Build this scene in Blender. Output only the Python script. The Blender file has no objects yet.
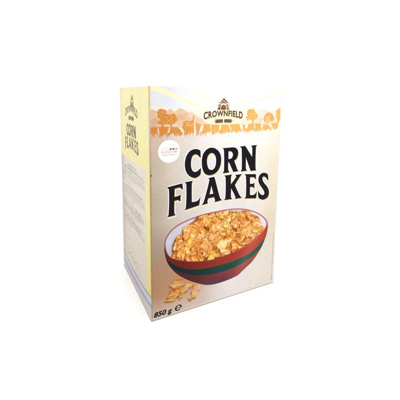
import bpy, math, random
import numpy as np
from mathutils import Matrix, Vector

sc = bpy.context.scene
COL = sc.collection
# ------------------------------------------------------------------ camera
cd = bpy.data.cameras.new('camera'); cam = bpy.data.objects.new('camera', cd); COL.objects.link(cam)
Rv = Vector((0.88376616, -0.46765404, 0.0160332)); Uv = Vector((0.05008345, 0.12860327, 0.99043064)); Fv = Vector((0.46524081, 0.87450609, -0.13707695))
M = Matrix.Identity(4)
for i in range(3):
    M[i][0], M[i][1], M[i][2] = Rv[i], Uv[i], -Fv[i]
M[0][3], M[1][3], M[2][3] = -0.11147853, -0.3661807, 0.28931938
cam.matrix_world = M
cd.sensor_width = 36; cd.sensor_fit = 'HORIZONTAL'; cd.lens = 28.755257
cd.shift_x = -0.0286927; cd.shift_y = -0.1487106
cd.clip_start = 0.01; cd.clip_end = 200
sc.camera = cam
# ------------------------------------------------------------------ light: bright white world, plus two unseen area lamps added to brighten floor and front
w = bpy.data.worlds.new('World'); sc.world = w; w.use_nodes = True
bg = w.node_tree.nodes['Background']; bg.inputs[0].default_value = (1, 1, 1, 1); bg.inputs[1].default_value = 1.12

def area(name, loc, target, size, power):
    l = bpy.data.lights.new(name, 'AREA'); l.shape = 'SQUARE'; l.size = size; l.energy = power; l.color = (1, 0.985, 0.96)
    o = bpy.data.objects.new(name, l); COL.objects.link(o); o.location = loc
    o.rotation_euler = (Vector(target) - Vector(loc)).to_track_quat('-Z', 'Y').to_euler()
    return o
area('fill_overhead', (0.1, 0.05, 1.5), (0.1, 0.05, 0), 1.6, 14)
area('fill_front', (0.75, -0.75, 0.95), (0.12, 0.0, 0.2), 0.5, 3.0)
sc.view_settings.view_transform = 'Standard'; sc.view_settings.look = 'None'
sc.view_settings.exposure = 0; sc.view_settings.gamma = 1
sc.render.engine = 'CYCLES'
sc.render.resolution_x = 1024; sc.render.resolution_y = 1024

CM = 0.01
W, D, H = 19.81, 15.65, 30.0      # the carton, in centimetres
BASE = np.array([W / 2, D / 2, 0.0])
# outlines of the printed artwork, in cm on the front panel
ART = {'L':{'C':[[(6.761,21.048),(6.616,21.151),(6.398,21.403),(6.041,21.534),(5.69,21.429),(5.482,21.08),(5.388,20.567),(5.422,19.911),(5.594,19.435),(5.922,19.205),(6.279,19.237),(6.565,19.435),(6.822,19.651),(6.76,18.829),(6.431,18.555),(6.001,18.427),(5.503,18.587),(5.009,18.967),(4.7,19.521),(4.586,20.116),(4.611,20.76),(4.827,21.453),(5.266,21.976),(5.753,22.164),(6.247,22.171),(6.534,22.049),(6.721,21.958)]],'O':[[(8.354,22.224),(8.88,22.098),(9.419,21.699),(9.738,21.162),(9.831,20.472),(9.724,19.727),(9.369,19.073),(8.872,18.71),(8.27,18.566),(7.746,18.661),(7.372,18.928),(7.146,19.353),(7.008,19.9),(6.972,20.435),(7.008,20.963),(7.161,21.48),(7.518,21.919),(7.911,22.158)],[(8.366,21.556),(8.744,21.395),(9.025,20.943),(9.098,20.327),(9.004,19.723),(8.783,19.361),(8.454,19.202),(8.032,19.377),(7.802,19.803),(7.688,20.443),(7.767,21.038),(8.027,21.419)]],'R':[[(10.071,22.064),(11.04,22.059),(11.595,22.08),(12.08,21.981),(12.396,21.711),(12.523,21.311),(12.457,20.825),(12.241,20.448),(11.892,20.21),(12.275,19.361),(12.454,18.905),(12.674,18.699),(11.825,18.654),(11.466,19.363),(11.145,19.978),(10.934,20.135),(10.981,18.988),(11.181,18.661),(10.139,18.625),(10.334,18.939),(10.263,21.834)],[(10.942,21.598),(11.338,21.585),(11.616,21.359),(11.707,21.019),(11.588,20.68),(11.337,20.519),(10.972,20.492)]],'N':[[(12.807,22.118),(13.666,22.151),(14.916,20.499),(14.877,21.866),(14.679,22.12),(15.641,22.179),(15.48,21.872),(15.543,18.774),(15.694,18.525),(14.72,18.516),(13.824,20.581),(13.888,18.856),(14.1,18.619),(13.059,18.59),(13.214,18.919),(13.112,21.875)]],'F':[[(2.17,17.599),(4.211,17.874),(4.297,17.049),(4.09,17.22),(3.911,17.425),(3.166,17.334),(3.139,16.242),(3.681,16.299),(3.996,16.442),(3.944,15.523),(3.682,15.798),(3.125,15.746),(3.125,14.135),(3.289,13.829),(2.184,13.735),(2.385,14.057),(2.432,17.296)]],'L':[[(4.606,17.985),(5.679,18.057),(5.538,17.774),(5.543,15.192),(6.142,15.212),(6.5,15.33),(6.824,15.746),(6.607,14.652),(4.546,14.295),(4.75,14.597),(4.795,17.651)]],'A':[[(7.988,18.167),(8.801,18.249),(8.926,18.004),(9.786,15.181),(10.094,14.867),(8.973,14.741),(9.038,14.985),(8.872,15.465),(7.966,15.418),(7.805,14.957),(7.944,14.734),(7.005,14.592),(7.3,14.937),(8.128,17.891)],[(8.412,17.133),(8.76,15.936),(8.145,15.892)]],'K':[[(10.43,18.261),(11.626,18.278),(11.456,18.013),(11.472,16.89),(12.371,17.888),(12.166,18.166),(13.273,18.196),(13.029,18.005),(12.11,16.772),(12.975,15.114),(13.359,14.739),(12.222,14.751),(12.297,14.988),(11.518,16.414),(11.522,15.123),(11.711,14.793),(10.436,14.815),(10.653,15.07),(10.627,17.96)]],'E':[[(13.695,18.124),(15.649,17.926),(15.7,17.137),(15.497,17.381),(15.263,17.539),(14.619,17.592),(14.657,16.619),(15.181,16.558),(15.437,16.706),(15.457,15.812),(15.217,16.094),(14.674,16.175),(14.722,14.953),(15.285,14.878),(15.633,14.982),(15.936,15.363),(15.838,14.337),(13.823,14.572),(14.054,14.821),(13.959,17.866)]],'S':[[(17.819,17.63),(17.936,16.755),(17.704,16.992),(17.413,17.326),(17.042,17.485),(16.832,17.342),(16.868,16.963),(17.22,16.412),(17.76,15.847),(18.108,15.192),(18.106,14.501),(17.755,14.086),(17.118,13.945),(16.601,14.124),(16.284,14.366),(16.147,15.441),(16.434,15.027),(16.755,14.712),(17.142,14.599),(17.352,14.8),(17.24,15.226),(16.813,15.81),(16.373,16.39),(16.152,16.938),(16.233,17.525),(16.573,17.892),(17.108,17.987),(17.57,17.836)]]},'land':{'hill':[[(0.099,27.364),(0.583,27.221),(1.32,26.92),(1.947,26.974),(2.328,27.211),(2.712,27.33),(3.099,27.025),(3.621,27.204),(4.149,27.324),(4.686,27.074),(5.094,26.823),(5.504,26.881),(6.06,26.561),(6.626,26.172),(7.201,25.739),(7.635,25.639),(7.643,25.173),(5.935,25.171),(3.23,25.126),(0.075,25.044)],[(11.584,25.142),(12.368,25.597),(13.497,25.875),(14.657,26.033),(15.301,26.86),(15.972,27.204),(17.022,27.157),(17.745,26.939),(18.822,27.118),(19.797,27.215),(19.867,25.061)]],'tree':[[(1.02,27.204),(1.439,27.362),(1.932,27.266),(2.144,26.995),(2.186,26.724),(2.43,26.585),(2.864,26.757),(3.229,26.671),(3.376,26.366),(3.554,25.88),(3.303,25.747),(3.053,25.615),(2.863,25.441),(2.833,25.097),(2.673,25.102),(2.688,25.39),(2.5,25.491),(2.068,25.544),(1.782,25.415),(1.752,25.13),(1.525,25.137),(1.498,25.423),(1.217,25.431),(1.05,25.664),(1.15,25.931),(1.292,26.197),(1.055,26.336),(0.973,26.471),(1.225,26.668),(0.976,26.871)],[(13.945,27.146),(14.436,27.35),(15.031,27.209),(15.307,26.721),(15.665,26.367),(15.429,25.88),(15.007,25.748),(14.962,25.217),(14.758,25.222),(14.638,25.686),(14.243,25.902),(13.867,25.702),(13.656,26.051),(13.872,26.46),(13.762,26.736)],[(18.826,27.046),(19.358,27.405),(19.649,27.186),(19.701,25.653),(19.467,25.511),(19.392,25.191),(19.206,25.195),(19.128,25.592),(18.779,26.252),(19.001,26.539)]],'redtree':[[(16.722,26.069),(16.963,26.562),(17.482,26.841),(18.121,26.621),(18.512,26.111),(18.535,25.677),(18.089,25.512),(17.792,25.332),(17.719,26.052),(17.385,26.272),(17.041,26.049),(16.997,25.493),(16.726,25.257)]],'paletree':[[(17.032,25.507),(17.06,26.02),(17.388,26.229),(17.666,26.024),(17.758,25.289),(17.388,25.154),(17.047,25.192)],[(3.36,26.596),(3.621,27.302),(4.016,27.422),(4.35,27.2),(4.821,26.974),(5.23,26.884),(5.575,26.567),(5.715,26.377),(5.622,25.938),(4.423,25.775),(4.319,24.993),(3.23,25.126),(2.969,25.991)]],'grass':[[(-0.057,25.16),(0.963,25.168),(1.017,24.896),(0.929,24.358),(0.679,24.449),(0.482,24.241),(0.236,24.413),(-0.068,24.184)],[(1.103,25.191),(2.499,25.148),(2.324,24.741),(2.135,24.171),(1.92,24.345),(1.704,24.107),(1.462,23.98),(1.28,24.37),(1.185,24.85)],[(2.644,25.144),(3.674,25.112),(3.975,24.683),(4.248,24.137),(3.902,24.011),(3.557,24.278),(3.378,23.978),(3.112,24.408),(2.862,24.306),(2.613,24.206),(2.497,24.459),(2.585,24.843)],[(4.185,24.972),(4.396,25.776),(4.964,25.851),(5.238,25.795),(5.594,25.938),(5.7,26.465),(5.84,26.375),(5.737,25.43),(5.828,24.665),(5.693,24.224),(5.455,24.449),(5.25,24.114),(5.001,24.416),(4.729,24.098),(4.537,24.459)],[(6.0,25.613),(6.806,25.402),(6.508,24.255),(6.155,24.205),(6.049,24.912)],[(7.206,25.391),(8.15,25.367),(8.213,24.319),(7.874,24.358),(7.367,24.273),(6.866,24.047)],[(8.225,25.274),(9.492,25.266),(9.403,24.54),(9.168,24.217),(8.767,24.034),(8.396,23.97)],[(9.75,25.259),(10.796,25.258),(11.377,24.132),(11.061,24.144),(10.512,24.259),(9.98,23.958),(9.595,24.067)],[(10.984,25.253),(12.702,25.248),(12.863,24.35),(12.492,24.267),(12.129,24.006),(11.769,24.294),(11.527,24.398)],[(13.114,25.127),(13.624,25.127),(13.528,24.118),(13.228,24.199)],[(13.989,25.117),(14.492,25.118),(14.33,24.087),(13.892,24.16)],[(14.622,25.226),(15.062,25.257),(15.004,24.203),(14.692,24.327)],[(14.019,25.214),(14.589,25.227),(14.623,24.357),(14.387,24.366),(13.813,24.037)],[(15.199,25.253),(16.236,25.227),(16.244,24.301),(15.768,24.033),(15.326,24.262)],[(16.59,25.147),(17.666,24.974),(18.156,24.234),(17.515,24.401),(17.078,24.2),(16.542,24.29)],[(18.016,25.182),(19.297,25.222),(19.31,24.341),(18.959,24.646),(18.614,24.218),(18.217,24.814)]],'slit':[[(4.667,25.608),(5.239,25.669),(5.239,25.569),(4.694,25.495)],[(4.722,25.381),(5.213,25.443),(5.187,25.268),(4.751,25.18)],[(5.242,25.241),(5.626,25.534),(5.682,25.431),(5.298,25.088)]]},'bowl':{'out':[(1.811,10.24),(1.961,10.947),(2.514,11.735),(3.372,12.354),(4.539,12.781),(6.874,13.249),(9.054,13.386),(11.934,13.35),(14.403,12.862),(16.465,11.925),(17.707,10.894),(18.203,9.956),(18.145,8.856),(17.854,7.876),(17.015,6.232),(15.597,4.626),(14.302,3.77),(13.904,3.539),(13.578,3.324),(13.271,3.104),(12.843,2.95),(11.738,2.778),(10.407,2.677),(8.947,2.716),(7.682,3.01),(5.845,3.934),(4.303,5.002),(3.238,6.019),(2.409,7.175),(2.004,8.165),(1.807,9.298)],'rim':[(1.918,10.15),(2.068,10.858),(2.595,11.612),(3.427,12.222),(4.582,12.651),(6.905,13.119),(9.057,13.258),(11.938,13.218),(14.374,12.731),(16.361,11.818),(17.523,10.863),(17.974,10.029),(17.475,9.142),(16.032,8.118),(13.999,7.283),(11.793,6.76),(9.993,6.482),(8.093,6.517),(6.041,6.85),(4.293,7.37),(2.822,8.082),(2.142,8.951)],'heap':[(3.07,8.051),(2.96,9.327),(3.291,10.609),(4.208,11.108),(4.543,11.907),(5.699,12.246),(6.52,13.224),(7.486,13.176),(8.841,13.193),(10.08,13.107),(11.665,12.969),(12.458,12.503),(14.134,12.664),(15.161,11.848),(16.327,11.346),(16.679,10.402),(17.375,9.287),(16.032,8.118),(13.999,7.283),(11.793,6.76),(9.993,6.482),(8.093,6.517),(6.041,6.85),(4.293,7.37)],'red':[(1.831,8.614),(2.098,7.869),(3.237,6.928),(5.385,6.008),(7.646,5.481),(10.021,5.244),(11.866,5.385),(14.663,5.999),(17.249,7.219),(18.044,8.238)],'green':[(1.868,7.788),(2.409,7.175),(3.871,5.968),(6.512,4.747),(10.043,4.255),(11.627,4.323),(14.698,5.095),(16.728,6.04),(17.631,7.043)],'loose':[[(2.749,4.152),(2.958,4.517),(3.379,4.826),(3.874,4.761),(4.305,4.43),(4.668,3.97),(4.525,3.649),(4.092,3.484),(3.592,3.556),(3.168,3.82)],[(2.329,2.503),(2.538,2.839),(2.817,3.14),(2.678,3.677),(3.098,3.727),(3.949,3.453),(4.526,3.36),(4.456,2.874),(4.168,2.452),(3.666,2.169),(3.098,2.154),(2.537,2.297)],[(4.383,2.822),(4.454,3.308),(4.889,3.619),(5.404,3.473),(5.481,3.086),(5.114,2.754),(4.675,2.664)],[(5.27,1.46),(5.416,1.858),(5.338,2.396),(5.632,2.823),(6.152,3.189),(6.757,3.165),(7.147,2.609),(6.923,2.077),(6.47,1.615),(5.943,1.403),(5.6,1.241)]]}}
rnd = random.Random(7)
K_PRINT = 0.73                     # print reflectance of paper white

def lin(c):
    c = np.asarray(c, float) / 255.0
    return np.where(c <= 0.04045, c / 12.92, ((c + 0.055) / 1.055) ** 2.4)

# ------------------------------------------------------------------ materials
def print_material(name, rough=0.42, mottle=0.05):
    m = bpy.data.materials.new(name); m.use_nodes = True
    nt = m.node_tree; b = nt.nodes['Principled BSDF']
    at = nt.nodes.new('ShaderNodeAttribute'); at.attribute_name = 'Col'
    tc = nt.nodes.new('ShaderNodeTexCoord')
    n = nt.nodes.new('ShaderNodeTexNoise'); n.inputs['Scale'].default_value = 430; n.inputs['Detail'].default_value = 3
    nt.links.new(tc.outputs['Object'], n.inputs['Vector'])
    n2 = nt.nodes.new('ShaderNodeTexNoise'); n2.inputs['Scale'].default_value = 35; n2.inputs['Detail'].default_value = 4
    nt.links.new(tc.outputs['Object'], n2.inputs['Vector'])
    add = nt.nodes.new('ShaderNodeMath'); add.operation = 'ADD'
    nt.links.new(n.outputs[0], add.inputs[0]); nt.links.new(n2.outputs[0], add.inputs[1])
    mr = nt.nodes.new('ShaderNodeMapRange'); mr.inputs[1].default_value = 0.6; mr.inputs[2].default_value = 1.4
    mr.inputs[3].default_value = 1 - mottle; mr.inputs[4].default_value = 1 + mottle
    nt.links.new(add.outputs[0], mr.inputs[0])
    mx = nt.nodes.new('ShaderNodeVectorMath'); mx.operation = 'SCALE'
    nt.links.new(at.outputs['Color'], mx.inputs[0]); nt.links.new(mr.outputs[0], mx.inputs['Scale'])
    nt.links.new(mx.outputs[0], b.inputs['Base Color'])
    b.inputs['Roughness'].default_value = rough
    b.inputs['Specular IOR Level'].default_value = 0.10
    bm_ = nt.nodes.new('ShaderNodeBump'); bm_.inputs['Strength'].default_value = 0.12; bm_.inputs['Distance'].default_value = 0.0006
    nt.links.new(add.outputs[0], bm_.inputs['Height']); nt.links.new(bm_.outputs[0], b.inputs['Normal'])
    return m
PRINT = print_material('printed_card')
STICK = print_material('sticker_paper', 0.3, 0.008)

def plain_material(name, col, rough):
    m = bpy.data.materials.new(name); m.use_nodes = True
    nt = m.node_tree; b = nt.nodes['Principled BSDF']
    n = nt.nodes.new('ShaderNodeTexNoise'); n.inputs['Scale'].default_value = 90
    r = nt.nodes.new('ShaderNodeValToRGB')
    r.color_ramp.elements[0].color = (*[c * 0.97 for c in col], 1); r.color_ramp.elements[1].color = (*col, 1)
    nt.links.new(n.outputs[0], r.inputs[0]); nt.links.new(r.outputs[0], b.inputs['Base Color'])
    b.inputs['Roughness'].default_value = rough
    return m
BOARD = plain_material('grey_board', (0.42, 0.36, 0.28), 0.9)
PAPER = plain_material('white_sweep_paper', (0.93, 0.93, 0.93), 0.95)

# ------------------------------------------------------------------ mesh helpers (all face coordinates in cm)
LIFT = 0.0009                      # cm between two ink layers
def front(u, v, k=0.0):
    u = np.asarray(u, float); v = np.asarray(v, float)
    return np.stack([u, -k * LIFT + 0 * u, v], -1)
def side(u, v, k=0.0):             # u runs from the back edge to the front edge
    u = np.asarray(u, float); v = np.asarray(v, float)
    return np.stack([-k * LIFT + 0 * u, D - u, v], -1)

def link(name, verts, faces, mat, parent, cols=None, smooth=False):
    me = bpy.data.meshes.new(name)
    verts = (np.asarray(verts, float) - BASE) * CM
    me.from_pydata(verts.tolist(), [], [tuple(int(i) for i in f) for f in faces])
    if cols is not None:
        a = me.color_attributes.new('Col', 'FLOAT_COLOR', 'POINT')
        c = np.ones((len(verts), 4), np.float32); c[:, :3] = cols
        a.data.foreach_set('color', c.ravel())
    me.materials.append(mat)
    if smooth: me.shade_smooth()
    me.update()
    o = bpy.data.objects.new(name, me); COL.objects.link(o)
    if parent is not None: o.parent = parent
    return o

def grid_faces(nu, nv, mask=None):
    i, j = np.meshgrid(np.arange(nu - 1), np.arange(nv - 1), indexing='ij')
    a = i * nv + j
    f = np.stack([a, a + nv, a + nv + 1, a + 1], -1).reshape(-1, 4)
    if mask is not None:
        m = mask.reshape(-1); f = f[m[f].all(1)]
    return f

class Ink:
    """collects flat printed shapes of one part; every shape is filled by a 2D curve"""
    def __init__(s, place): s.place = place; s.v = []; s.f = []; s.c = []; s.n = 0
    def add(s, pts, faces, k, col):
        pts = np.asarray(pts, float)
        if s.place is front: pts[:, 0] = np.clip(pts[:, 0], 0.135, W - 0.135)
        P = s.place(pts[:, 0], pts[:, 1], k)
        s.v.append(P); s.f += [tuple(x + s.n for x in f) for f in faces]
        if callable(col): c = col(pts[:, 0], pts[:, 1])
        else: c = np.tile(lin(col) * K_PRINT, (len(pts), 1))
        s.c.append(c); s.n += len(pts)
    def poly(s, loops, k, col, grow=0.0):
        cu = bpy.data.curves.new('tmp', 'CURVE'); cu.dimensions = '2D'; cu.fill_mode = 'BOTH'
        for q, lp in enumerate(loops):
            lp = list(lp)
            ar = sum(lp[i][0] * lp[(i + 1) % len(lp)][1] - lp[(i + 1) % len(lp)][0] * lp[i][1] for i in range(len(lp)))
            if grow:                # outer loops grow outwards, holes shrink
                lp = grow_loop(lp, grow if q == 0 else -grow)
            sp = cu.splines.new('POLY'); sp.points.add(len(lp) - 1); sp.use_cyclic_u = True
            for p, (x, y) in zip(sp.points, lp): p.co = (x, y, 0, 1)
        o = bpy.data.objects.new('tmp', cu)
        me = o.to_mesh()
        pts = [tuple(v.co[:2]) for v in me.vertices]; fs = [tuple(p.vertices) for p in me.polygons]
        o.to_mesh_clear(); bpy.data.objects.remove(o); bpy.data.curves.remove(cu)
        s.add(pts, fs, k, col)
    def quads(s, rects, k, col):    # rects: lists of four corners
        pts = [p for r in rects for p in r]; fs = [(4 * i, 4 * i + 1, 4 * i + 2, 4 * i + 3) for i in range(len(rects))]
        if pts: s.add(pts, fs, k, col)
    def text(s, body, warp, k, col, weight=0.0, space=1.0):
        cu = bpy.data.curves.new('tmp', 'FONT'); cu.body = body; cu.offset = weight; cu.space_character = space
        cu.align_x = 'CENTER'; cu.resolution_u = 4
        o = bpy.data.objects.new('tmp', cu); me = o.to_mesh()
        p = np.array([tuple(v.co[:2]) for v in me.vertices]); fs = [tuple(q.vertices) for q in me.polygons]
        w_ = p[:, 0].max() - p[:, 0].min(); x = (p[:, 0] - p[:, 0].min()) / w_ * 2 - 1
        y = p[:, 1] / 0.69
        o.to_mesh_clear(); bpy.data.objects.remove(o); bpy.data.curves.remove(cu)
        s.add(np.array([warp(a, b) for a, b in zip(x, y)]), fs, k, col)
    def done(s, name, parent, mat=None):
        return link(name, np.concatenate(s.v), s.f, mat or PRINT, parent, np.concatenate(s.c))

def grow_loop(lp, g):
    P = np.array(lp); ar = np.sum(P[:, 0] * np.roll(P[:, 1], -1) - np.roll(P[:, 0], -1) * P[:, 1])
    t1 = P - np.roll(P, 1, 0); t2 = np.roll(P, -1, 0) - P
    t1 /= np.linalg.norm(t1, axis=1)[:, None] + 1e-9; t2 /= np.linalg.norm(t2, axis=1)[:, None] + 1e-9
    n1 = np.stack([t1[:, 1], -t1[:, 0]], 1); n2 = np.stack([t2[:, 1], -t2[:, 0]], 1)
    n = n1 + n2; l = np.linalg.norm(n, axis=1)[:, None]; n /= l + 1e-9
    sc_ = 1 / np.clip((n * n1).sum(1), 0.6, 1)[:, None]
    if ar < 0: n = -n
    return [tuple(q) for q in P + n * g * sc_]

def smooth_loop(pts, corner=50, seg=5):
    """Catmull-Rom through the points, kept sharp where the outline turns hard"""
    P = [np.array(p) for p in pts]; n = len(P); cs = []
    for i in range(n):
        a = P[i] - P[i - 1]; b = P[(i + 1) % n] - P[i]
        ang = abs(math.degrees(math.atan2(a[0] * b[1] - a[1] * b[0], a @ b)))
        cs.append(ang > corner)
    out = []
    for i in range(n):
        p0, p1, p2, p3 = P[i - 1], P[i], P[(i + 1) % n], P[(i + 2) % n]
        if cs[i] and cs[(i + 1) % n]: out.append(tuple(p1)); continue
        l = np.linalg.norm(p2 - p1)
        m1 = (p2 - p1) if cs[i] else (p2 - p0) / (np.linalg.norm(p2 - p1) + np.linalg.norm(p1 - p0)) * l
        m2 = (p2 - p1) if cs[(i + 1) % n] else (p3 - p1) / (np.linalg.norm(p3 - p2) + np.linalg.norm(p2 - p1)) * l
        for k in range(seg):
            t = k / seg; h = t * t * (3 - 2 * t)
            out.append(tuple((2 * t**3 - 3 * t**2 + 1) * p1 + (t**3 - 2 * t**2 + t) * m1 + (3 * t**2 - 2 * t**3) * p2 + (t**3 - t**2) * m2))
    return out

def leafy(pts, amp=0.1, step=0.12, seed=1):
    r = random.Random(seed); out = []
    for i in range(len(pts)):
        a, b = pts[i], pts[(i + 1) % len(pts)]
        n = max(1, int(math.dist(a, b) / step))
        for k in range(n):
            t = k / n
            out.append((a[0] + (b[0] - a[0]) * t + r.uniform(-amp, amp), a[1] + (b[1] - a[1]) * t + r.uniform(-amp, amp)))
    return out

def inside(poly, X, Y):
    m = np.zeros(X.shape, bool); n = len(poly)
    for i in range(n):
        x1, y1 = poly[i]; x2, y2 = poly[(i + 1) % n]
        if y1 == y2: continue
        c = ((y1 > Y) != (y2 > Y)) & (X < (x2 - x1) * (Y - y1) / (y2 - y1) + x1)
        m ^= c
    return m

def sstep(x, a, b):
    t = np.clip((x - a) / (b - a), 0, 1); return t * t * (3 - 2 * t)
def mixc(a, b, t): return a * (1 - t[..., None]) + np.asarray(b, float) * t[..., None]

LAT = np.random.RandomState(77).uniform(-1, 1, (128, 128))
def vnoise(X, Y):
    xi = np.floor(X).astype(int); yi = np.floor(Y).astype(int); fx = X - xi; fy = Y - yi
    fx = fx ** 3 * (fx * (fx * 6 - 15) + 10); fy = fy ** 3 * (fy * (fy * 6 - 15) + 10)
    g = lambda a, c: LAT[(xi + a) % 128, (yi + c) % 128]
    return (g(0, 0) * (1 - fx) + g(1, 0) * fx) * (1 - fy) + (g(0, 1) * (1 - fx) + g(1, 1) * fx) * fy

# ------------------------------------------------------------------ the printed background of the front
CTRL = [  # (u, v, print colour, with light's fade to white painted in at top right)
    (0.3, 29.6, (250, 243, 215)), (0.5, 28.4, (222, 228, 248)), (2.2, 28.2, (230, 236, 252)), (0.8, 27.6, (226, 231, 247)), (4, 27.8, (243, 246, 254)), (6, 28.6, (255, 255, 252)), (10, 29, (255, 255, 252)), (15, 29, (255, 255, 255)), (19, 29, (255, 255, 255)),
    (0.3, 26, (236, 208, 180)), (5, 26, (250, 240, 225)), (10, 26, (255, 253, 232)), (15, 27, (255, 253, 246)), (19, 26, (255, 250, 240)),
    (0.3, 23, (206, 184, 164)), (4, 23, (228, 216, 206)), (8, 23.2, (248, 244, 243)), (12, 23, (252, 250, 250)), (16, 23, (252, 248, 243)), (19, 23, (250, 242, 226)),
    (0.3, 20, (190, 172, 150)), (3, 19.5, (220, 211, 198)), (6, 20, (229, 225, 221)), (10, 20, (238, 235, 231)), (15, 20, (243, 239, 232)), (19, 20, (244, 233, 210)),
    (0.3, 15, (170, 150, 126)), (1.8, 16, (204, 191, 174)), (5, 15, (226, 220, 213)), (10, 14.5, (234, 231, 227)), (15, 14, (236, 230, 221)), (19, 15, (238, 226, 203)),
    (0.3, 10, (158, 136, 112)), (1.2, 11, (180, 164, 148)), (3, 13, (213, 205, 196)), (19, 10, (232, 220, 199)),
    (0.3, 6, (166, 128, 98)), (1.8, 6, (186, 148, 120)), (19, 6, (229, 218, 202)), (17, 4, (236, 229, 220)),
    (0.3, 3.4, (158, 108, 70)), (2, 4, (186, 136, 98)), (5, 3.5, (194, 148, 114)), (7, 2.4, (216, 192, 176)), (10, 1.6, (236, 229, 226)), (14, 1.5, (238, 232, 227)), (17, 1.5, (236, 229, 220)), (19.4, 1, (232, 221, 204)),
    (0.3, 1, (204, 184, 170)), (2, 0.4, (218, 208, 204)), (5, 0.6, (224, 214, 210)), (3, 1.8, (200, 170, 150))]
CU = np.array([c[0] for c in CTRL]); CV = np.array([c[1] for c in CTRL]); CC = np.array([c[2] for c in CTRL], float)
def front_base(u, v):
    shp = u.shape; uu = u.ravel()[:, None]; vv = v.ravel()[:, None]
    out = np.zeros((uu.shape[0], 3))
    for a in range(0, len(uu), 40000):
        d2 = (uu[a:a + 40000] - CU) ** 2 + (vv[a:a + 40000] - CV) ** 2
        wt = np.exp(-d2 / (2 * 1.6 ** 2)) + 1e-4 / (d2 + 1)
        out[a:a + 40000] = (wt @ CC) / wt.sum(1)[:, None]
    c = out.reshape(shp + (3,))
    # rays of the rising sun behind the emblem
    du = u - 10.0; dv = v - 26.3; rr = np.hypot(du, dv); ang = np.degrees(np.arctan2(dv, du))
    for a0, wd, st in [(20.6, 2.6, .55), (159.2, 2.2, 1.25), (38, 2.6, .15), (143.5, 2.4, .32), (172.8, 1.5, .5), (62, 3.5, .1), (117, 3.5, .12)]:
        e = sstep(wd - np.abs((ang - a0) * 1.0), 0, 0.35)
        side_f = np.clip(1 - (u / 11), 0, 1)
        col = np.array([254, 247, 196.]) * side_f[..., None] + np.array([255, 252, 222.]) * (1 - side_f[..., None])
        c = mixc(c, col, np.clip(0, 1, 1) * e * np.clip(st, 0, 1) * sstep(rr, 2.2, 4.5) * sstep(v, 25.2, 25.8)) if True else c
    g = np.exp(-((du / 4.2) ** 2 + ((v - 25.9) / 1.1) ** 2) ** 1.5)
    c = mixc(c, (255, 250, 214), g * 0.8)
    # faint vertical streaks of the cornfield below the grass
    st = np.sin(u * 9.1 + 2 * np.sin(v * .6)) * np.sin(u * 23.0 + v * .3) * sstep(v, 20.5, 23) * (1 - sstep(v, 23.6, 24.4))
    c = c + st[..., None] * np.array([1.2, 2, 2.4])
    # darker strip on the fold along the near edge, broken up by scuffs
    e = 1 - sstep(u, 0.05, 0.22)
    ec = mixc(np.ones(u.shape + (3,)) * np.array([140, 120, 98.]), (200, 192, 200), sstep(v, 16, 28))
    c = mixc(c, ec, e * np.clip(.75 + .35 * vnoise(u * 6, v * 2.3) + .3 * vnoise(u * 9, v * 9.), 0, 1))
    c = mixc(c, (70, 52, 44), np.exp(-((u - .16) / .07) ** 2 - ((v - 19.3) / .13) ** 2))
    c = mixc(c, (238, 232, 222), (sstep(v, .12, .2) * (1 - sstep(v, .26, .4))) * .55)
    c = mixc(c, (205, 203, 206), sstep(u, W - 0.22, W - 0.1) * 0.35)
    return np.clip(c, 0, 255)

R_FOLD = 0.13
def fold_profile(L, n):
    """distances along a panel and how far each one rounds back at the folds"""
    arc = [(R_FOLD - R_FOLD * math.sin(a), R_FOLD - R_FOLD * math.cos(a)) for a in np.radians([45, 33, 22, 11])]
    mid = [(t, 0.0) for t in np.linspace(R_FOLD, L - R_FOLD, n)]
    return arc + mid + [(L - a, b) for a, b in reversed(arc)]

def panel(name, place, L, n, base, parent, nv, label=None):
    pr = fold_profile(L, n); vv = np.linspace(0, H, nv)
    U, V = np.meshgrid([p[0] for p in pr], vv, indexing='ij')
    B = np.array([p[1] for p in pr])
    P = place(U, V, -B[:, None] / LIFT * np.ones_like(V))
    C = base(U, V)
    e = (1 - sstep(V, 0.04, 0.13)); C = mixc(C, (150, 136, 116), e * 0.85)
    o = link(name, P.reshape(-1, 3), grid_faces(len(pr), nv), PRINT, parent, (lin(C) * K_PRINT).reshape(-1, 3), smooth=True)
    if label: o['label'] = label
    return o

# ------------------------------------------------------------------ the carton
box = bpy.data.objects.new('cereal_box', None); COL.objects.link(box)
box.location = tuple(BASE * CM); box.empty_display_size = 0.05
box['label'] = 'tall cream and yellow corn flakes carton with a printed bowl, standing on white'
box['category'] = 'cereal box'

fp = panel('front_panel', front, W, 290, front_base, box, 430, 'front of the carton with big black title and bowl picture')

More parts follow.
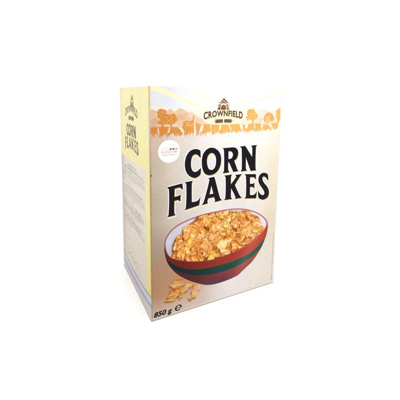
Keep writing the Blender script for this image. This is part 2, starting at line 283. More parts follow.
def side_base(u, v):  # brightness falloff from the top is painted into the yellow and text field
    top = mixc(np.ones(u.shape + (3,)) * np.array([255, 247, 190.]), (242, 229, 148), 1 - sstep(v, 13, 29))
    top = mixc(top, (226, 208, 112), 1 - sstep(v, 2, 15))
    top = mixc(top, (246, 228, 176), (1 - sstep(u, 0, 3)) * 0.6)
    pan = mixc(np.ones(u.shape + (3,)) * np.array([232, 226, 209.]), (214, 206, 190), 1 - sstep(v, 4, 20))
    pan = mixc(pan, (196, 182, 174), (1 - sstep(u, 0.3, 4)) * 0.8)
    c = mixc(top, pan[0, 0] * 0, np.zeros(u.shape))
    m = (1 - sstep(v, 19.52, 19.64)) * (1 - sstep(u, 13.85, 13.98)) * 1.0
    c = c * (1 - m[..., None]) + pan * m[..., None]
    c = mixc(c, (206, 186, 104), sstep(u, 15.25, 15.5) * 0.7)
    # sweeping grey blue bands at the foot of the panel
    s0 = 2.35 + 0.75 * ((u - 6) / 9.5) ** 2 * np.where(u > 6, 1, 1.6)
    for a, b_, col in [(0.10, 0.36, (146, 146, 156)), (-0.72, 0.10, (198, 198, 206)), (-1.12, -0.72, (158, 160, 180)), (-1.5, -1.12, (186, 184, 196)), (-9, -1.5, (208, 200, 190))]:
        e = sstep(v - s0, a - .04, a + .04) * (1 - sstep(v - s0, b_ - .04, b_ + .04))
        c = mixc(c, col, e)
    return np.clip(c, 0, 255)
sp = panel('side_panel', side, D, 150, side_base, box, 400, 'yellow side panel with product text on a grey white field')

def back_place(u, v, k=0.0):
    u = np.asarray(u, float); return np.stack([W - u, D + k * LIFT + 0 * u, np.asarray(v, float)], -1)
def right_place(u, v, k=0.0):
    u = np.asarray(u, float); return np.stack([W + k * LIFT + 0 * u, u, np.asarray(v, float)], -1)
def cream(u, v):
    c = mixc(np.ones(u.shape + (3,)) * np.array([248, 240, 196.]), (232, 222, 190), 1 - sstep(v, 5, 25)); return c
panel('back_panel', back_place, W, 20, cream, box, 30)
panel('side_panel', right_place, D, 20, cream, box, 30)

def flap(name, x0, x1, y0, y1, z0, z1, parent):
    import bmesh
    v = [(x, y, z) for x in (x0, x1) for y in (y0, y1) for z in (z0, z1)]
    f = [(0, 1, 3, 2), (4, 6, 7, 5), (0, 4, 5, 1), (2, 3, 7, 6), (0, 2, 6, 4), (1, 5, 7, 3)]
    return link(name, v, f, BOARD if z0 < 5 else PRINT, parent, np.tile(lin((246, 240, 214)) * K_PRINT, (8, 1)))
flap('top_flap', 0.03, W - 0.03, 0.03, D * 0.56, H - 0.10, H - 0.03, box)
flap('top_flap', 0.03, W - 0.03, D * 0.44, D - 0.03, H - 0.18, H - 0.11, box)
flap('bottom_flap', 0.05, W - 0.05, 0.04, D - 0.05, 0.01, 0.09, box)

# ------------------------------------------------------------------ landscape
def warm(left, right):  # print colours pale to the right, glare painted into them
    l = np.array(left, float); r = np.array(right, float)
    def f(u, v):
        t = sstep(u, 0.5, 11)
        return lin(mixc(np.ones(u.shape + (3,)) * l, r, t)) * K_PRINT
    return f
A = ART['land']
ink = Ink(front); z = 1
for i, p in enumerate(A['hill']): ink.poly([leafy(smooth_loop(p, 70, 3), .03, .25, i)], 1 + .1 * i, warm((228, 190, 158), (255, 240, 220)))
ink.poly([leafy(smooth_loop(A['paletree'][1], 60, 3), .05, .15, 5)], 1.6, warm((228, 190, 150), (255, 238, 205)))
r2 = random.Random(3)
for i in range(26):      # paler and darker bushes on the hills
    u = r2.choice([r2.uniform(.5, 7.2), r2.uniform(15.3, 19)]); v = r2.uniform(25.2, 26.6) if 1 < u < 5.5 else r2.uniform(25.1, 25.9)
    a = r2.uniform(.2, .5); pts = [(u + a * math.cos(t) * 1.2, v + a * math.sin(t) * .8) for t in np.linspace(0, 2 * math.pi, 14)[:-1]]
    ink.poly([leafy(pts, .05, .12, i)], 2 + .07 * i, warm(*r2.choice([((236, 203, 174), (255, 244, 228)), ((220, 174, 138), (254, 228, 198)), ((224, 180, 140), (254, 232, 204))])))
for i, p in enumerate(A['tree']): ink.poly([leafy(p, .075, .09, 20 + i)], 4.2 + .1 * i, warm((218, 136, 54), (249, 190, 100)))
for (u, v, a) in [(2.15, 26.35, .12), (2.6, 26.0, .10), (1.75, 25.75, .08), (2.55, 26.75, .09), (14.6, 26.3, .07), (19.2, 26.2, .07), (1.4, 26.5, .06), (3.0, 26.2, .07), (1.3, 25.95, .09), (1.95, 26.75, .07), (2.85, 25.75, .08), (1.6, 27.0, .06), (14.9, 26.6, .07), (15.2, 26.0, .08)]:   # sky holes
    pts = [(u + a * math.cos(t), v + a * .7 * math.sin(t)) for t in np.linspace(0, 2 * math.pi, 9)[:-1]]
    ink.poly([leafy(pts, .03, .1, int(u * 10))], 4.7, warm((226, 188, 152), (254, 226, 180)))
for i in range(60):      # lacy gaps through the crowns
    u, v = r2.choice([(r2.uniform(1.1, 2.1), r2.uniform(25.5, 27.3)), (r2.uniform(2.0, 3.2), r2.uniform(25.5, 26.6)), (r2.uniform(14.1, 15.5), r2.uniform(25.8, 27.0))])
    a = r2.uniform(.02, .055); pts = [(u + a * math.cos(t) * 1.4, v + a * .8 * math.sin(t)) for t in np.linspace(0, 2 * math.pi, 7)[:-1]]
    ink.poly([leafy(pts, .015, .1, i)], 6.2 + .02 * i, warm((228, 190, 154), (254, 230, 190)))
for i in range(44):      # lighter leaf clumps inside the crowns
    u, v = r2.choice([(r2.uniform(1.1, 1.9), r2.uniform(25.6, 27.2)), (r2.uniform(2.2, 3.0), r2.uniform(25.6, 26.4)), (r2.uniform(14.2, 15.4), r2.uniform(25.9, 26.8))])
    a = r2.uniform(.05, .13); pts = [(u + a * math.cos(t), v + a * .6 * math.sin(t)) for t in np.linspace(0, 2 * math.pi, 9)[:-1]]
    ink.poly([leafy(pts, .03, .1, i)], 4.9 + .03 * i, warm((228, 148, 66), (254, 206, 118)))
for i, p in enumerate(A['slit']): ink.poly([leafy(p, .02, .2, 60 + i)], 9.2 + .1 * i, warm((232, 178, 122), (252, 214, 150)))
ink.poly([leafy(A['redtree'][0], .04, .1, 31)], 5, warm((220, 130, 70), (249, 178, 116)))
ink.poly([leafy(A['paletree'][0], .03, .1, 32)], 5.2, warm((232, 160, 90), (252, 206, 130)))
for i, p in enumerate(A['grass']): ink.poly([leafy(p, .035, .2, 40 + i)], 5.4 + .06 * i, warm((220, 138, 58), (250, 190, 102)))
for i in range(110):     # single blades along the ragged lower edge
    u = r2.uniform(.2, 19.4); h = r2.uniform(.25, .7); vb = 24.35 + .35 * u / 20 + r2.uniform(-.1, .1); dx = r2.uniform(-.2, .2); wv = r2.uniform(.05, .11)
    ink.quads([[(u - wv, vb), (u + wv, vb), (u + dx + .01, vb - h), (u + dx - .01, vb - h)]], 7.0 + .01 * i, warm(*r2.choice([((220, 138, 58), (250, 190, 102))])))
for i in range(90):      # pale stalks growing up through the orange strip
    u = r2.uniform(.3, 19.4); h = r2.uniform(.3, 1.0); vb = 23.35 + .35 * u / 20 + r2.uniform(-.1, .1); dx = r2.uniform(-.25, .25); wv = r2.uniform(.04, .09)
    ink.quads([[(u - wv, vb), (u + wv, vb), (u + dx + .01, vb + h), (u + dx - .01, vb + h)]], 8.6 + .01 * i, lambda a, c: lin(np.clip(front_base(a, c - .6) * 1.01, 0, 255)) * K_PRINT)
o = ink.done('landscape_picture', fp); o['label'] = 'printed strip of orange trees and grass'

# ------------------------------------------------------------------ emblem and brand name
def emblem(ink, X, Y, s, col, k0):
    def q(pts): return [(X + a * s * 1.25, Y + b * s * .93) for a, b in pts]
    dark, mid, pale = col
    # gabled mill house between two sheaves (drawn in cm round the centre of its foot)
    ink.poly([q([(-.52, 1.05), (0, 1.78), (.12, 1.72), (.58, 1.15), (.50, 1.02), (.42, 1.08), (.05, 1.50), (-.02, 1.50), (-.44, .98)])], k0, dark)
    ink.poly([q([(-.40, .95), (-.02, 1.42), (.02, 1.42), (.40, 1.0), (.40, .82), (.2, .98), (-.2, .98), (-.40, .80)])], k0 + .15, mid)
    arc = [(.34 * math.cos(t), .42 + .34 * math.sin(t)) for t in np.linspace(0, math.pi, 12)]
    ink.poly([q([(-.34, 0)] + arc[::-1] + [(.34, 0)])], k0 + .3, mid)
    for i in range(-2, 3): ink.poly([q([(i * .13 - .025, .02), (i * .13 + .025, .02), (i * .10 + .02, .62 - .05 * abs(i)), (i * .10 - .02, .62 - .05 * abs(i))])], k0 + .5 + .05 * (i + 2), dark)
    ink.poly([q([(-.36, -.02), (.36, -.02), (.36, .12), (-.36, .12)])], k0 + .8, dark)
    for sg in (-1, 1):
        ink.poly([q([(sg * .40, 0), (sg * .44, .35), (sg * .36, .66), (sg * .52, .86), (sg * .72, .70), (sg * .66, .35), (sg * .84, .0)])], k0 + .9 + .1 * (sg > 0), dark if sg < 0 else mid)
        ink.poly([q([(sg * .52, .4), (sg * .66, .42), (sg * .64, .60), (sg * .52, .62)])], k0 + 1.2 + .1 * (sg > 0), pale)
        for t_ in range(5):      # ears fanning out of each sheaf
            a0 = .40 + .07 * t_; ink.poly([q([(sg * a0, .55 + .03 * t_), (sg * (a0 + .03), .55), (sg * (a0 + .10 + .02 * t_), .84 - .07 * t_), (sg * (a0 + .04), .88 - .07 * t_)])], k0 + 2.0 + .05 * t_ + .3 * (sg > 0), (mid, dark, pale, dark, mid)[t_])
        ink.poly([q([(sg * .58, .98), (sg * .64, 1.12), (sg * .60, 1.22), (sg * .72, 1.10), (sg * .70, .98)])], k0 + 2.8 + .1 * (sg > 0), mid)
        ink.poly([q([(sg * .16, 1.12), (sg * .28, 1.12), (sg * .28, 1.22), (sg * .16, 1.3)])], k0 + 1.3 + .05 * (sg > 0), pale)

def ribbon(ink, X, Y, s, dark, k0):
    """two wheat ears bound end to end"""
    n = 0
    for sg in (-1, 1):
        for i in range(7):
            u = .09 + i * .162; b = -.03 * (u ** 2)
            for up in (-1, 1):
                pts = [(u - .01, b), (u + .05, b + up * .27), (u + .168, b + up * .25), (u + .15, b)]
                ink.poly([[(X + sg * a * s, Y + c * s) for a, c in pts]], k0 + n * .03, dark); n += 1
        pts = [(.10, .03), (.10, -.03), (1.3, -.08), (1.58, -.05), (1.3, -.0)]
        ink.poly([[(X + sg * a * s, Y + c * s) for a, c in pts]], k0 + n * .03, dark); n += 1

def arch(X, Y, half, drop, hgt, edge):
    def w_(x, y):
        rise = drop * (1 - x * x)
        return (X + half * x * (1 + .0 * y), Y + rise + y * hgt * (1 + edge * x * x) - .12 * hgt * edge * x * x)
    return w_

BR = ((112, 70, 26), (168, 112, 52), (244, 224, 180))
ink = Ink(front)
emblem(ink, 10.05, 27.22, .90, BR, 1.0)
ink.text('CROWNFIELD', arch(10.12, 25.97, 2.98, .42, .69, .35), 1.5, BR[0], 0.042, 1.1)
ribbon(ink, 10.1, 25.72, 1.0, BR[0], 1.2)
o = ink.done('brand_logo', fp); o['label'] = 'small brown farmhouse emblem over the arched brand name'

# ------------------------------------------------------------------ title
def blur(m, n):
    m = m.astype(float)
    for _ in range(3):
        for ax in (0, 1):
            c = np.cumsum(np.concatenate([np.repeat(np.take(m, [0], ax), n + 1, ax), m, np.repeat(np.take(m, [-1], ax), n, ax)], ax), ax)
            m = (np.take(c, range(2 * n + 1, c.shape[ax]), ax) - np.take(c, range(0, c.shape[ax] - 2 * n - 1), ax)) / (2 * n + 1)
    return m
def title(place, parent, fu, fv, sc_, ink_col, full):
    ink = Ink(place)
    def tr(p): return [((x - 2.16) * sc_ + fu, (y - 13.77) * sc_ + fv) for x, y in p]
    letters = [[tr(smooth_loop(l, 48, 5)) for l in loops] for loops in ART['L'].values()]
    for lp in letters: ink.poly(lp, 4.0 if full else 1.0, ink_col, .02 if full else .01)
    if full:                       # white halo and orange drop edge, printed under the black
        st = .03; ss = 2
        gu = np.arange(1.5, 18.9, st / ss); gv = np.arange(13.1, 22.9, st / ss)
        gu = gu[:len(gu) // ss * ss]; gv = gv[:len(gv) // ss * ss]
        U, V = np.meshgrid(gu, gv, indexing='ij'); m = np.zeros(U.shape, bool)
        for lp in letters:
            for l in lp: m ^= inside(l, U, V)
        sh = np.roll(np.roll(m, int(.085 / st * ss), 0), -int(.145 / st * ss), 1)
        hal = np.maximum(sstep(blur(m, 6), .02, .16), sstep(blur(sh, 5), .02, .16))
        org = sstep(blur(sh, 2), .2, .8)
        q = (U.shape[0] // ss, ss, U.shape[1] // ss, ss)
        hal, org, Ug, Vg = [t.reshape(q).mean((1, 3)) for t in (hal, org, U, V)]
        C = front_base(Ug, Vg); C = mixc(C, (250, 249, 251), hal * .92); C = mixc(C, (238, 184, 106), org * .92)
        F_ = grid_faces(Ug.shape[0], Ug.shape[1], hal > .02)
        P = place(Ug, Vg, 2.0).reshape(-1, 3); used = np.unique(F_); idx = np.full(len(P), -1); idx[used] = np.arange(len(used))
        ink.f += [tuple(int(x) + ink.n for x in f_) for f_ in idx[F_]]; ink.v.append(P[used]); ink.c.append((lin(C) * K_PRINT).reshape(-1, 3)[used]); ink.n += len(used)
    return ink.done('title', parent)
title(front, fp, 2.16, 13.77, 1.0, (9, 10, 24), True)['label'] = 'black flared lettering with white outline and orange shadow'
title(side, sp, 3.0, 20.75, .475, (98, 84, 72), False)

# ------------------------------------------------------------------ picture of the bowl
BW = ART['bowl']
def flake_noise(rs, X, Y):
    """crinkles and blisters: two octaves of rotated lattice noise, creased"""
    t = rs.uniform(0, 6.28); c, s = math.cos(t), math.sin(t); ox, oy = rs.uniform(0, 100, 2)
    A_, B_ = X * c + Y * s, (-X * s + Y * c) * rs.uniform(.8, 1.3)
    return 1.7 * vnoise(A_ * 1.05 + ox, B_ * 1.05 + oy) + .55 * (1 - 2 * np.abs(vnoise(A_ * 1.7 + oy, B_ * 1.7 + ox))) + .14 * vnoise(A_ * 4.5, B_ * 4.5 + ox)

RAMP = np.array([[112, 42, 10], [168, 78, 20], [208, 116, 38], [231, 154, 62], [243, 184, 92], [252, 214, 138], [255, 238, 196]], float)
def ramp(t, tint):
    t = np.clip(t, 0, 1) * (len(RAMP) - 1); i = np.clip(t.astype(int), 0, len(RAMP) - 2); f_ = (t - i)[..., None]
    c = RAMP[i] * (1 - f_) + RAMP[i + 1] * f_
    return c * tint
def draw_flake(buf, U, V, cx, cy, a, b, rot, rs, bright=0.0, clip=None, shadow=True, alpha=1.0):
    st = V[0, 1] - V[0, 0]; R_ = max(a, b) * 1.6 + .3
    i0 = max(0, int((cx - R_ - U[0, 0]) / st)); i1 = min(U.shape[0], int((cx + R_ - U[0, 0]) / st))
    j0 = max(0, int((cy - R_ - V[0, 0]) / st)); j1 = min(U.shape[1], int((cy + R_ - V[0, 0]) / st))
    if i1 <= i0 + 2 or j1 <= j0 + 2: return
    X0 = U[i0:i1, j0:j1] - cx; Y0 = V[i0:i1, j0:j1] - cy
    c_, s_ = math.cos(rot), math.sin(rot)
    ph = rs.uniform(0, 6.28, 7); am = rs.uniform(.02, .15, 7) / (1 + np.arange(7) * .18)
    def field(X, Y):
        x = (X * c_ + Y * s_) / a; y = (-X * s_ + Y * c_) / b
        th = np.arctan2(y, x); r = np.hypot(x, y)
        rad = 1 + sum(am[k] * np.cos((k + 1) * th + ph[k]) for k in range(7))
        return x, y, r / rad
    B = buf[i0:i1, j0:j1]
    if shadow:
        _, _, q = field(X0 + .09, Y0 + .13)
        B *= 1 - ((1 - sstep(q, .75, 1.3)) * (1 if clip is None else clip[i0:i1, j0:j1]))[..., None] * np.array([.26, .44, .60])
    x, y, q = field(X0, Y0)
    cur = rs.uniform(-.5, .9); tw = rs.uniform(-.5, .5); sx_, sy_ = rs.uniform(-.35, .35, 2)
    n_ = flake_noise(rs, x, y)
    rim_in = rs.uniform(.68, .88)
    h = cur * q * q * .6 + tw * x * y + .13 * n_ + sx_ * x + sy_ * y + .10 * np.exp(-((q - rim_in) / .14) ** 2)
    gx, gy = np.gradient(h, st, st)
    nz = 1.9 / a; L_ = np.array([.45, .55, .70])
    sh = (-gx * L_[0] - gy * L_[1] + nz * L_[2]) / np.sqrt(gx * gx + gy * gy + nz * nz)
    t = .12 + .76 * np.clip(sh, 0, 1) ** 1.5 + bright + .06 * n_ + .12 * np.clip(sh - .82, 0, 1) / .18
    toast = rs.uniform(0, .3) * np.clip(np.sin(np.arctan2(y, x) * 1 + rs.uniform(0, 6.28)), 0, 1)
    t -= toast * sstep(q, .55, 1)
    t -= .10 * sstep(q, .86, 1.0)
    tint = np.array([1, rs.uniform(.93, 1.0), rs.uniform(.80, 1.02)])
    if rs.uniform() < .08: tint = np.array([1.02, 1.0, .62])
    col = ramp(t, tint)
    m = (1 - sstep(q, .955, 1.02)) * alpha
    if clip is not None: m = m * clip[i0:i1, j0:j1]
    B[:] = B * (1 - m[..., None]) + np.clip(col, 0, 255) * m[..., None]

SS = 2; STEP = .034
u0, u1, v0, v1 = 1.55, 18.45, 2.45, 13.65
gu = np.arange(u0, u1, STEP / SS); gv = np.arange(v0, v1, STEP / SS)
gu = gu[:len(gu) // SS * SS]; gv = gv[:len(gv) // SS * SS]
U, V = np.meshgrid(gu, gv, indexing='ij')
out_l = smooth_loop(BW['out'], 80, 4); rim_l = smooth_loop(BW['rim'], 60, 4); heap_l = smooth_loop(BW['heap'], 75, 4)
m_out = inside(out_l, U, V); m_rim = inside(rim_l, U, V); m_heap = inside(heap_l, U, V)
def lower_curve(pts):
    P = sorted(pts); x = [p[0] for p in P]; y = [p[1] for p in P]
    cf = np.polyfit(x, y, 4); return np.polyval(cf, np.clip(U, x[0] - .2, x[-1] + .2))
red_v = lower_curve(BW['red']); green_v = lower_curve(BW['green'])
S = sstep(U, 2, 17.5)                                   # printed studio light on the pictured bowl, brighter to the right
buf = np.ones(U.shape + (3,)) * np.array([0, 0, 0.])
redc = mixc(np.ones_like(buf) * np.array([106, 24, 14.]), (184, 64, 46), S)
grnc = mixc(np.ones_like(buf) * np.array([2, 32, 32.]), (10, 92, 74), S)
lowc = mixc(np.ones_like(buf) * np.array([70, 26, 30.]), (170, 72, 68), S)
lowc = mixc(lowc, (82, 52, 84), (1 - sstep(V - (2.95 + .02 * (U - 8.5) ** 2), 0, 1.0)) * (1 - sstep(U, 9, 15)) * .75)
buf = redc
gm = sstep(red_v - V, -.02, .03); buf = mixc(buf, (0, 0, 0), gm * 0) * (1 - gm[..., None]) + grnc * gm[..., None]
lm = sstep(green_v - V, -.02, .03); buf = buf * (1 - lm[..., None]) + lowc * lm[..., None]
edge = blur(m_out, 9); buf = mixc(buf, (60, 28, 40), (1 - sstep(edge, .5, .95)) * .45 * (1 - m_rim))
# sheen bands on the glaze
buf = mixc(buf, (238, 140, 120), np.exp(-((U - 15.2 - (V - 7) * .5) / 1.1) ** 2) * .22)
buf = mixc(buf, (220, 110, 90), np.exp(-((U - 9.5) / 3.2) ** 2) * .05)
# inside of the bowl
inn = mixc(np.ones_like(buf) * np.array([206, 203, 218.]), (234, 230, 240), sstep(U, 2, 9))
inn = mixc(inn, (182, 176, 196), (1 - sstep(V, 8.2, 10.6)) * (1 - sstep(U, 2.4, 5)) * .7)
inn = mixc(inn, (212, 206, 222), np.exp(-((U - 12) / 3) ** 2) * .5)
rs_ = blur(m_rim, 5)
wr = sstep(rs_, .45, .55); buf = buf * (1 - wr[..., None]) + inn * wr[..., None]
lip = np.exp(-((rs_ - .62) / .13) ** 2) * (V > 7.2 + 0.028 * (U - 9.5) ** 2 - .2); buf = mixc(buf, (150, 128, 150), lip * .45)
# the thin red lip goes all round, paler where the light catches it
top = (~m_rim) & m_out & (V > red_v + 1.3)
buf = mixc(buf, (206, 108, 104), top * np.clip(.35 + .5 * sstep(V, 9, 13), 0, .8))
# soft shadow of the heap on the white inside
hb = blur(m_heap, 16); buf = mixc(buf, (150, 112, 92), sstep(hb, .02, .6) * .55 * m_rim)
hc = np.clip(sstep(blur(m_rim, 3), .5, .8), 0, 1)
rs = np.random.RandomState(12)
cell = inside([tuple(p) for p in grow_loop(BW['heap'], -.25)], U, V)
under = (rs_ > .5) & (blur(m_heap, 5) > .35)
buf[under] = np.array([150, 78, 30.])
cands = []
while len(cands) < 430:
    x = rs.uniform(2.8, 17.6); y = rs.uniform(6.3, 13.3)
    i = int((x - u0) / (STEP / SS)); j = int((y - v0) / (STEP / SS))
    if 0 <= i < U.shape[0] and 0 <= j < U.shape[1] and cell[i, j]: cands.append((x, y))
cands.sort(key=lambda p: -p[1] + rs.normal(0, .7))
for x, y in cands:
    s_ = .8 + .25 * (1 - (y - 6.5) / 6.5)
    a = rs.uniform(.48, 1.0) * s_; b = a * rs.uniform(.4, .85)
    draw_flake(buf, U, V, x, y, a, b, rs.uniform(0, 3.14), rs, bright=rs.normal(.11, .10) + .05 * (x - 10) / 8, clip=hc)
buf = buf * .45 + blur(buf, 1) * .55        # soft halftone print
buf = mixc(buf, (246, 206, 140), m_heap * hc * .07)
# front rim line over the flakes
fr = np.exp(-((rs_ - .45) / .16) ** 2) * (V < 9.6); buf = mixc(buf, (196, 98, 84), fr * .35 * m_out)
nb = buf.shape
buf = buf.reshape(nb[0] // SS, SS, nb[1] // SS, SS, 3).mean((1, 3))
Ug = U.reshape(nb[0] // SS, SS, nb[1] // SS, SS).mean((1, 3)); Vg = V.reshape(nb[0] // SS, SS, nb[1] // SS, SS).mean((1, 3))
mo = m_out.reshape(nb[0] // SS, SS, nb[1] // SS, SS).mean((1, 3)); 
base = front_base(Ug, Vg)
a_ = np.clip(mo, 0, 1)[..., None]; img = base * (1 - a_) + buf * a_
keep = blur(mo > 0, 1) > 0.02
P = front(Ug, Vg, 1.5).reshape(-1, 3); F_ = grid_faces(Ug.shape[0], Ug.shape[1], keep)
used = np.unique(F_); idx = np.full(P.shape[0], -1); idx[used] = np.arange(len(used))
o = link('bowl_picture', P[used], idx[F_], PRINT, fp, (lin(np.clip(img, 0, 255)) * K_PRINT).reshape(-1, 3)[used])
o['label'] = 'printed picture of a red and green striped bowl heaped with corn flakes'

# loose flakes lying beside the pictured bowl
LOOSE = [(5.60, 3.80, .80, .50, .1, .16), (3.60, 4.30, 1.00, .70, .3, .12), (6.20, 2.75, .60, .95, -.35, .28), (3.35, 3.15, 1.10, .70, .4, .13), (5.80, 1.85, .55, .42, .5, .24), (2.85, 2.45, .78, .42, .15, .15), (4.80, 3.25, .85, .36, .6, .34), (4.2, 2.5, .5, .3, .9, .2)]
u0, u1, v0, v1 = .75, 8.0, .9, 6.2
gu = np.arange(u0, u1, STEP / SS); gv = np.arange(v0, v1, STEP / SS)
gu = gu[:len(gu) // SS * SS]; gv = gv[:len(gv) // SS * SS]
U, V = np.meshgrid(gu, gv, indexing='ij')
buf = front_base(U, V); mk = np.zeros(U.shape, bool)
rs = np.random.RandomState(5)
bg0 = buf.copy()
glow = np.exp(-(((U - 3.4) / 2.4) ** 2 + ((V - 3.0) / 1.1) ** 2)); buf = mixc(buf, (176, 116, 74), glow * .30)
for (cx, cy, a, b_, rt, br) in LOOSE:
    draw_flake(buf, U, V, cx, cy, a, b_, rt, rs, bright=br + .05, alpha=.68)
mk = np.abs(buf - bg0).max(-1) > 1.0
nb = buf.shape; sh4 = (nb[0] // SS, SS, nb[1] // SS, SS)
img = buf.reshape(sh4 + (3,)).mean((1, 3)); Ug = U.reshape(sh4).mean((1, 3)); Vg = V.reshape(sh4).mean((1, 3))
keep = blur(mk.reshape(sh4).mean((1, 3)) > 0, 1) > 0.02
P = front(Ug, Vg, 0.8).reshape(-1, 3); F_ = grid_faces(Ug.shape[0], Ug.shape[1], keep)
used = np.unique(F_); idx = np.full(P.shape[0], -1); idx[used] = np.arange(len(used))
o = link('loose_flakes_picture', P[used], idx[F_], PRINT, fp, (lin(np.clip(img, 0, 255)) * K_PRINT).reshape(-1, 3)[used])
o['label'] = 'printed corn flakes lying beside the bowl'

# ------------------------------------------------------------------ weight marking
ink = Ink(front)
ink.text('850 g', lambda x, y: (1.52 + 1.22 * x + .13 * y, .47 + .66 * y), 1, (10, 8, 12), 0.036)
cx, cy = 3.72, .82
th = np.radians(np.linspace(38, 322, 26)); ro, ri = .46, .36
ink.poly([[(cx + .49 * math.cos(t) + .06 * math.sin(t), cy + .42 * math.sin(t)) for t in th] + [(cx + .28 * math.cos(t) + .04 * math.sin(t), cy + .30 * math.sin(t)) for t in th[::-1]]], 1.0, (14, 12, 16))
ink.quads([[(cx - .34, cy - .05), (cx + .47, cy - .05), (cx + .47, cy + .04), (cx - .34, cy + .04)]], 1.3, (14, 12, 16))
th = np.radians(np.linspace(-2, 42, 8))
ink.poly([[(cx + .49 * math.cos(t) + .06 * math.sin(t), cy + .42 * math.sin(t)) for t in th] + [(cx + .28 * math.cos(t) + .04 * math.sin(t), cy + .30 * math.sin(t)) for t in th[::-1]]], 1.6, (14, 12, 16))
ink.done('weight_marking', fp)

# ------------------------------------------------------------------ small print: rows of letter-sized strokes, unreadable as in the photograph
def row(ink, x0, x1, y, h, k, col, r, vert=False, dens=.95):
    x = x0; rects = []
    while x < x1:
        for _ in range(r.randint(2, 9)):
            wd = h * r.uniform(.35, .6); hh = h * r.choice([.62, .62, .7, 1.0, 1.0]); lo = -h * .25 if r.random() < .1 else 0
            t = h * .17
            for (a, b, c, d) in r.choice([[(0, t, lo, hh)], [(0, t, 0, hh), (0, wd, 0, t)], [(0, t, 0, hh), (wd - t, wd, 0, .62 * h), (0, wd, .62 * h - t, .62 * h)], [(0, wd, 0, t), (0, wd, .62 * h - t, .62 * h), (wd - t, wd, 0, .62 * h)], [(0, wd, .28 * h, .28 * h + t), (0, t, 0, .62 * h)]]):
                if x + b > x1: continue
                q = [(x + a, y + c), (x + b, y + c), (x + b, y + d), (x + a, y + d)]
                if vert: q = [(-p[1], p[0]) for p in q]
                rects.append(q)
            x += wd + h * .16
        x += h * .4
    for i, q in enumerate(rects): ink.quads([q], k + .002 * (i % 7), col)
ink = Ink(front); r3 = random.Random(9)
row(ink, .5, 8.4, -19.42, .20, 1, (132, 112, 92), r3, True)
ink.done('fine_print', fp)

ink = Ink(side); r3 = random.Random(4)
DK, MD, LT = (84, 76, 72), (126, 116, 108), (152, 142, 134)
rows = [(18.62, 4.5, 9.4, .30, DK), (18.25, 2.9, 10.1, .24, MD), (18.0, 2.2, 13.3, .30, DK), (17.6, 2.0, 13.0, .24, MD), (17.2, 1.4, 13.3, .24, MD), (16.85, 1.3, 13.3, .24, MD), (16.5, 1.3, 8.6, .22, LT),
        (15.9, 1.3, 6.4, .22, MD), (15.2, 3.6, 12.5, .30, DK), (14.85, 1.3, 13.1, .24, MD), (14.5, 1.3, 13.2, .24, MD), (14.15, 1.3, 13.1, .22, MD), (13.8, 1.3, 9.2, .22, LT), (13.4, 1.3, 7.6, .22, LT),
        (12.75, 8.3, 12.1, .28, DK), (12.75, 1.3, 7.7, .22, MD), (12.4, 8.3, 13.1, .28, DK), (12.4, 1.3, 7.8, .22, MD), (12.05, 1.3, 13.0, .26, DK), (11.75, 1.3, 11.4, .26, DK), (11.4, 1.3, 9.8, .22, LT),
        (10.75, 1.3, 8.0, .22, MD), (10.42, 7.2, 11.6, .28, DK), (10.42, 1.3, 6.8, .22, MD), (10.08, 3.0, 11.6, .26, DK), (9.75, 1.3, 13.0, .26, DK), (9.4, 1.3, 7.0, .22, LT), (9.05, 1.3, 6.0, .22, LT), (8.0, 1.3, 5.0, .20, LT), (6.5, 1.5, 4.6, .22, LT)]
for i, (y, a, b, h, c) in enumerate(rows): row(ink, a, b, y - .12, h, 1, c, r3)
ink.done('text_block', sp)['label'] = 'paragraphs of small dark print'

ink = Ink(side)          # a handwritten line at the foot of the text
pts = []
for t in np.linspace(0, 1, 90):
    pts.append((3.1 + 6.6 * t + .16 * math.sin(t * 60), 4.3 + .22 * math.sin(t * 47) + .12 * math.sin(t * 23 + 1)))
for i in range(len(pts) - 1):
    (a, b), (c, d) = pts[i], pts[i + 1]; L_ = math.hypot(c - a, d - b) + 1e-6; wv = .035 + .02 * math.sin(i * .8); nx, ny = -(d - b) / L_ * wv, (c - a) / L_ * wv
    ink.quads([[(a + nx, b + ny), (a - nx, b - ny), (c - nx, d - ny), (c + nx, d + ny)]], 1 + .02 * (i % 9), MD)
ink.done('signature', sp)

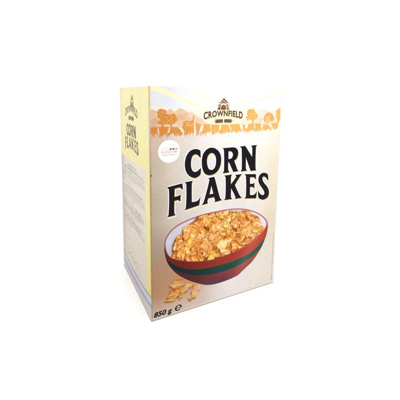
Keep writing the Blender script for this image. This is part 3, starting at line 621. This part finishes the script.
ink = Ink(side)
GB = ((124, 106, 76), (158, 140, 100), (240, 228, 176))
emblem(ink, 7.6, 27.3, 1.0, GB, 1.0)
ink.text('CROWNFIELD', arch(6.95, 25.75, 3.5, .85, .85, .25), 1.5, GB[0], 0.03, 1.02)
ribbon(ink, 6.95, 25.68, 1.15, GB[0], 1.2)
o = ink.done('brand_logo', sp); o['label'] = 'dull brown brand name and emblem on yellow'

# ------------------------------------------------------------------ round sticker
st = Ink(front); cx, cy = 2.47, 22.14
def disc(x, y, r, n=72): return [(x + r * math.cos(t), y + r * math.sin(t)) for t in np.linspace(0, 2 * math.pi, n + 1)[:-1]]
st.add(disc(cx, cy, 1.43), [tuple(range(72))], 12, (255, 255, 255))
so = st.done('round_sticker', fp, STICK); so['label'] = 'white round sticker with coloured hearts and tiny lettering'
ln = Ink(front)
def heart(x, y, s): return [(x + s * 16 * math.sin(t) ** 3 / 17, y + s * (13 * math.cos(t) - 5 * math.cos(2 * t) - 2 * math.cos(3 * t) - math.cos(4 * t)) / 17) for t in np.linspace(0, 2 * math.pi, 20)[:-1]]
for i, (x, c) in enumerate([(2.66, (222, 24, 40)), (3.05, (58, 96, 118)), (3.43, (248, 158, 24))]): ln.poly([heart(x, 22.40, .165)], 13.5 + .1 * i, c)
ln.poly([disc(2.88, 22.46, .07, 14)], 13.9, (96, 196, 170))
r5 = random.Random(6)
ln.text('LUV', lambda x, y: (1.90 + .40 * x, 22.30 + .30 * y), 13.5, (240, 224, 130), 0.01, 1.1)
row(ln, 1.46, 3.62, 22.01, .19, 13.5, (222, 50, 70), r5)
row(ln, 1.46, 3.55, 21.86, .08, 13.6, (240, 150, 160), r5)
row(ln, 1.50, 3.46, 21.66, .17, 13.5, (104, 112, 118), r5)
ln.done('lettering', so, STICK)

# ------------------------------------------------------------------ the white surface
def flat():
    R_ = 60.0
    vs = [(-R_, -R_, 0), (R_, -R_, 0), (R_, R_, 0), (-R_, R_, 0)]
    me = bpy.data.meshes.new('floor'); me.from_pydata(vs, [], [(0, 1, 2, 3)]); me.materials.append(PAPER)
    o = bpy.data.objects.new('floor', me); COL.objects.link(o); o['kind'] = 'structure'; o['label'] = 'seamless white surface under the box'
flat()
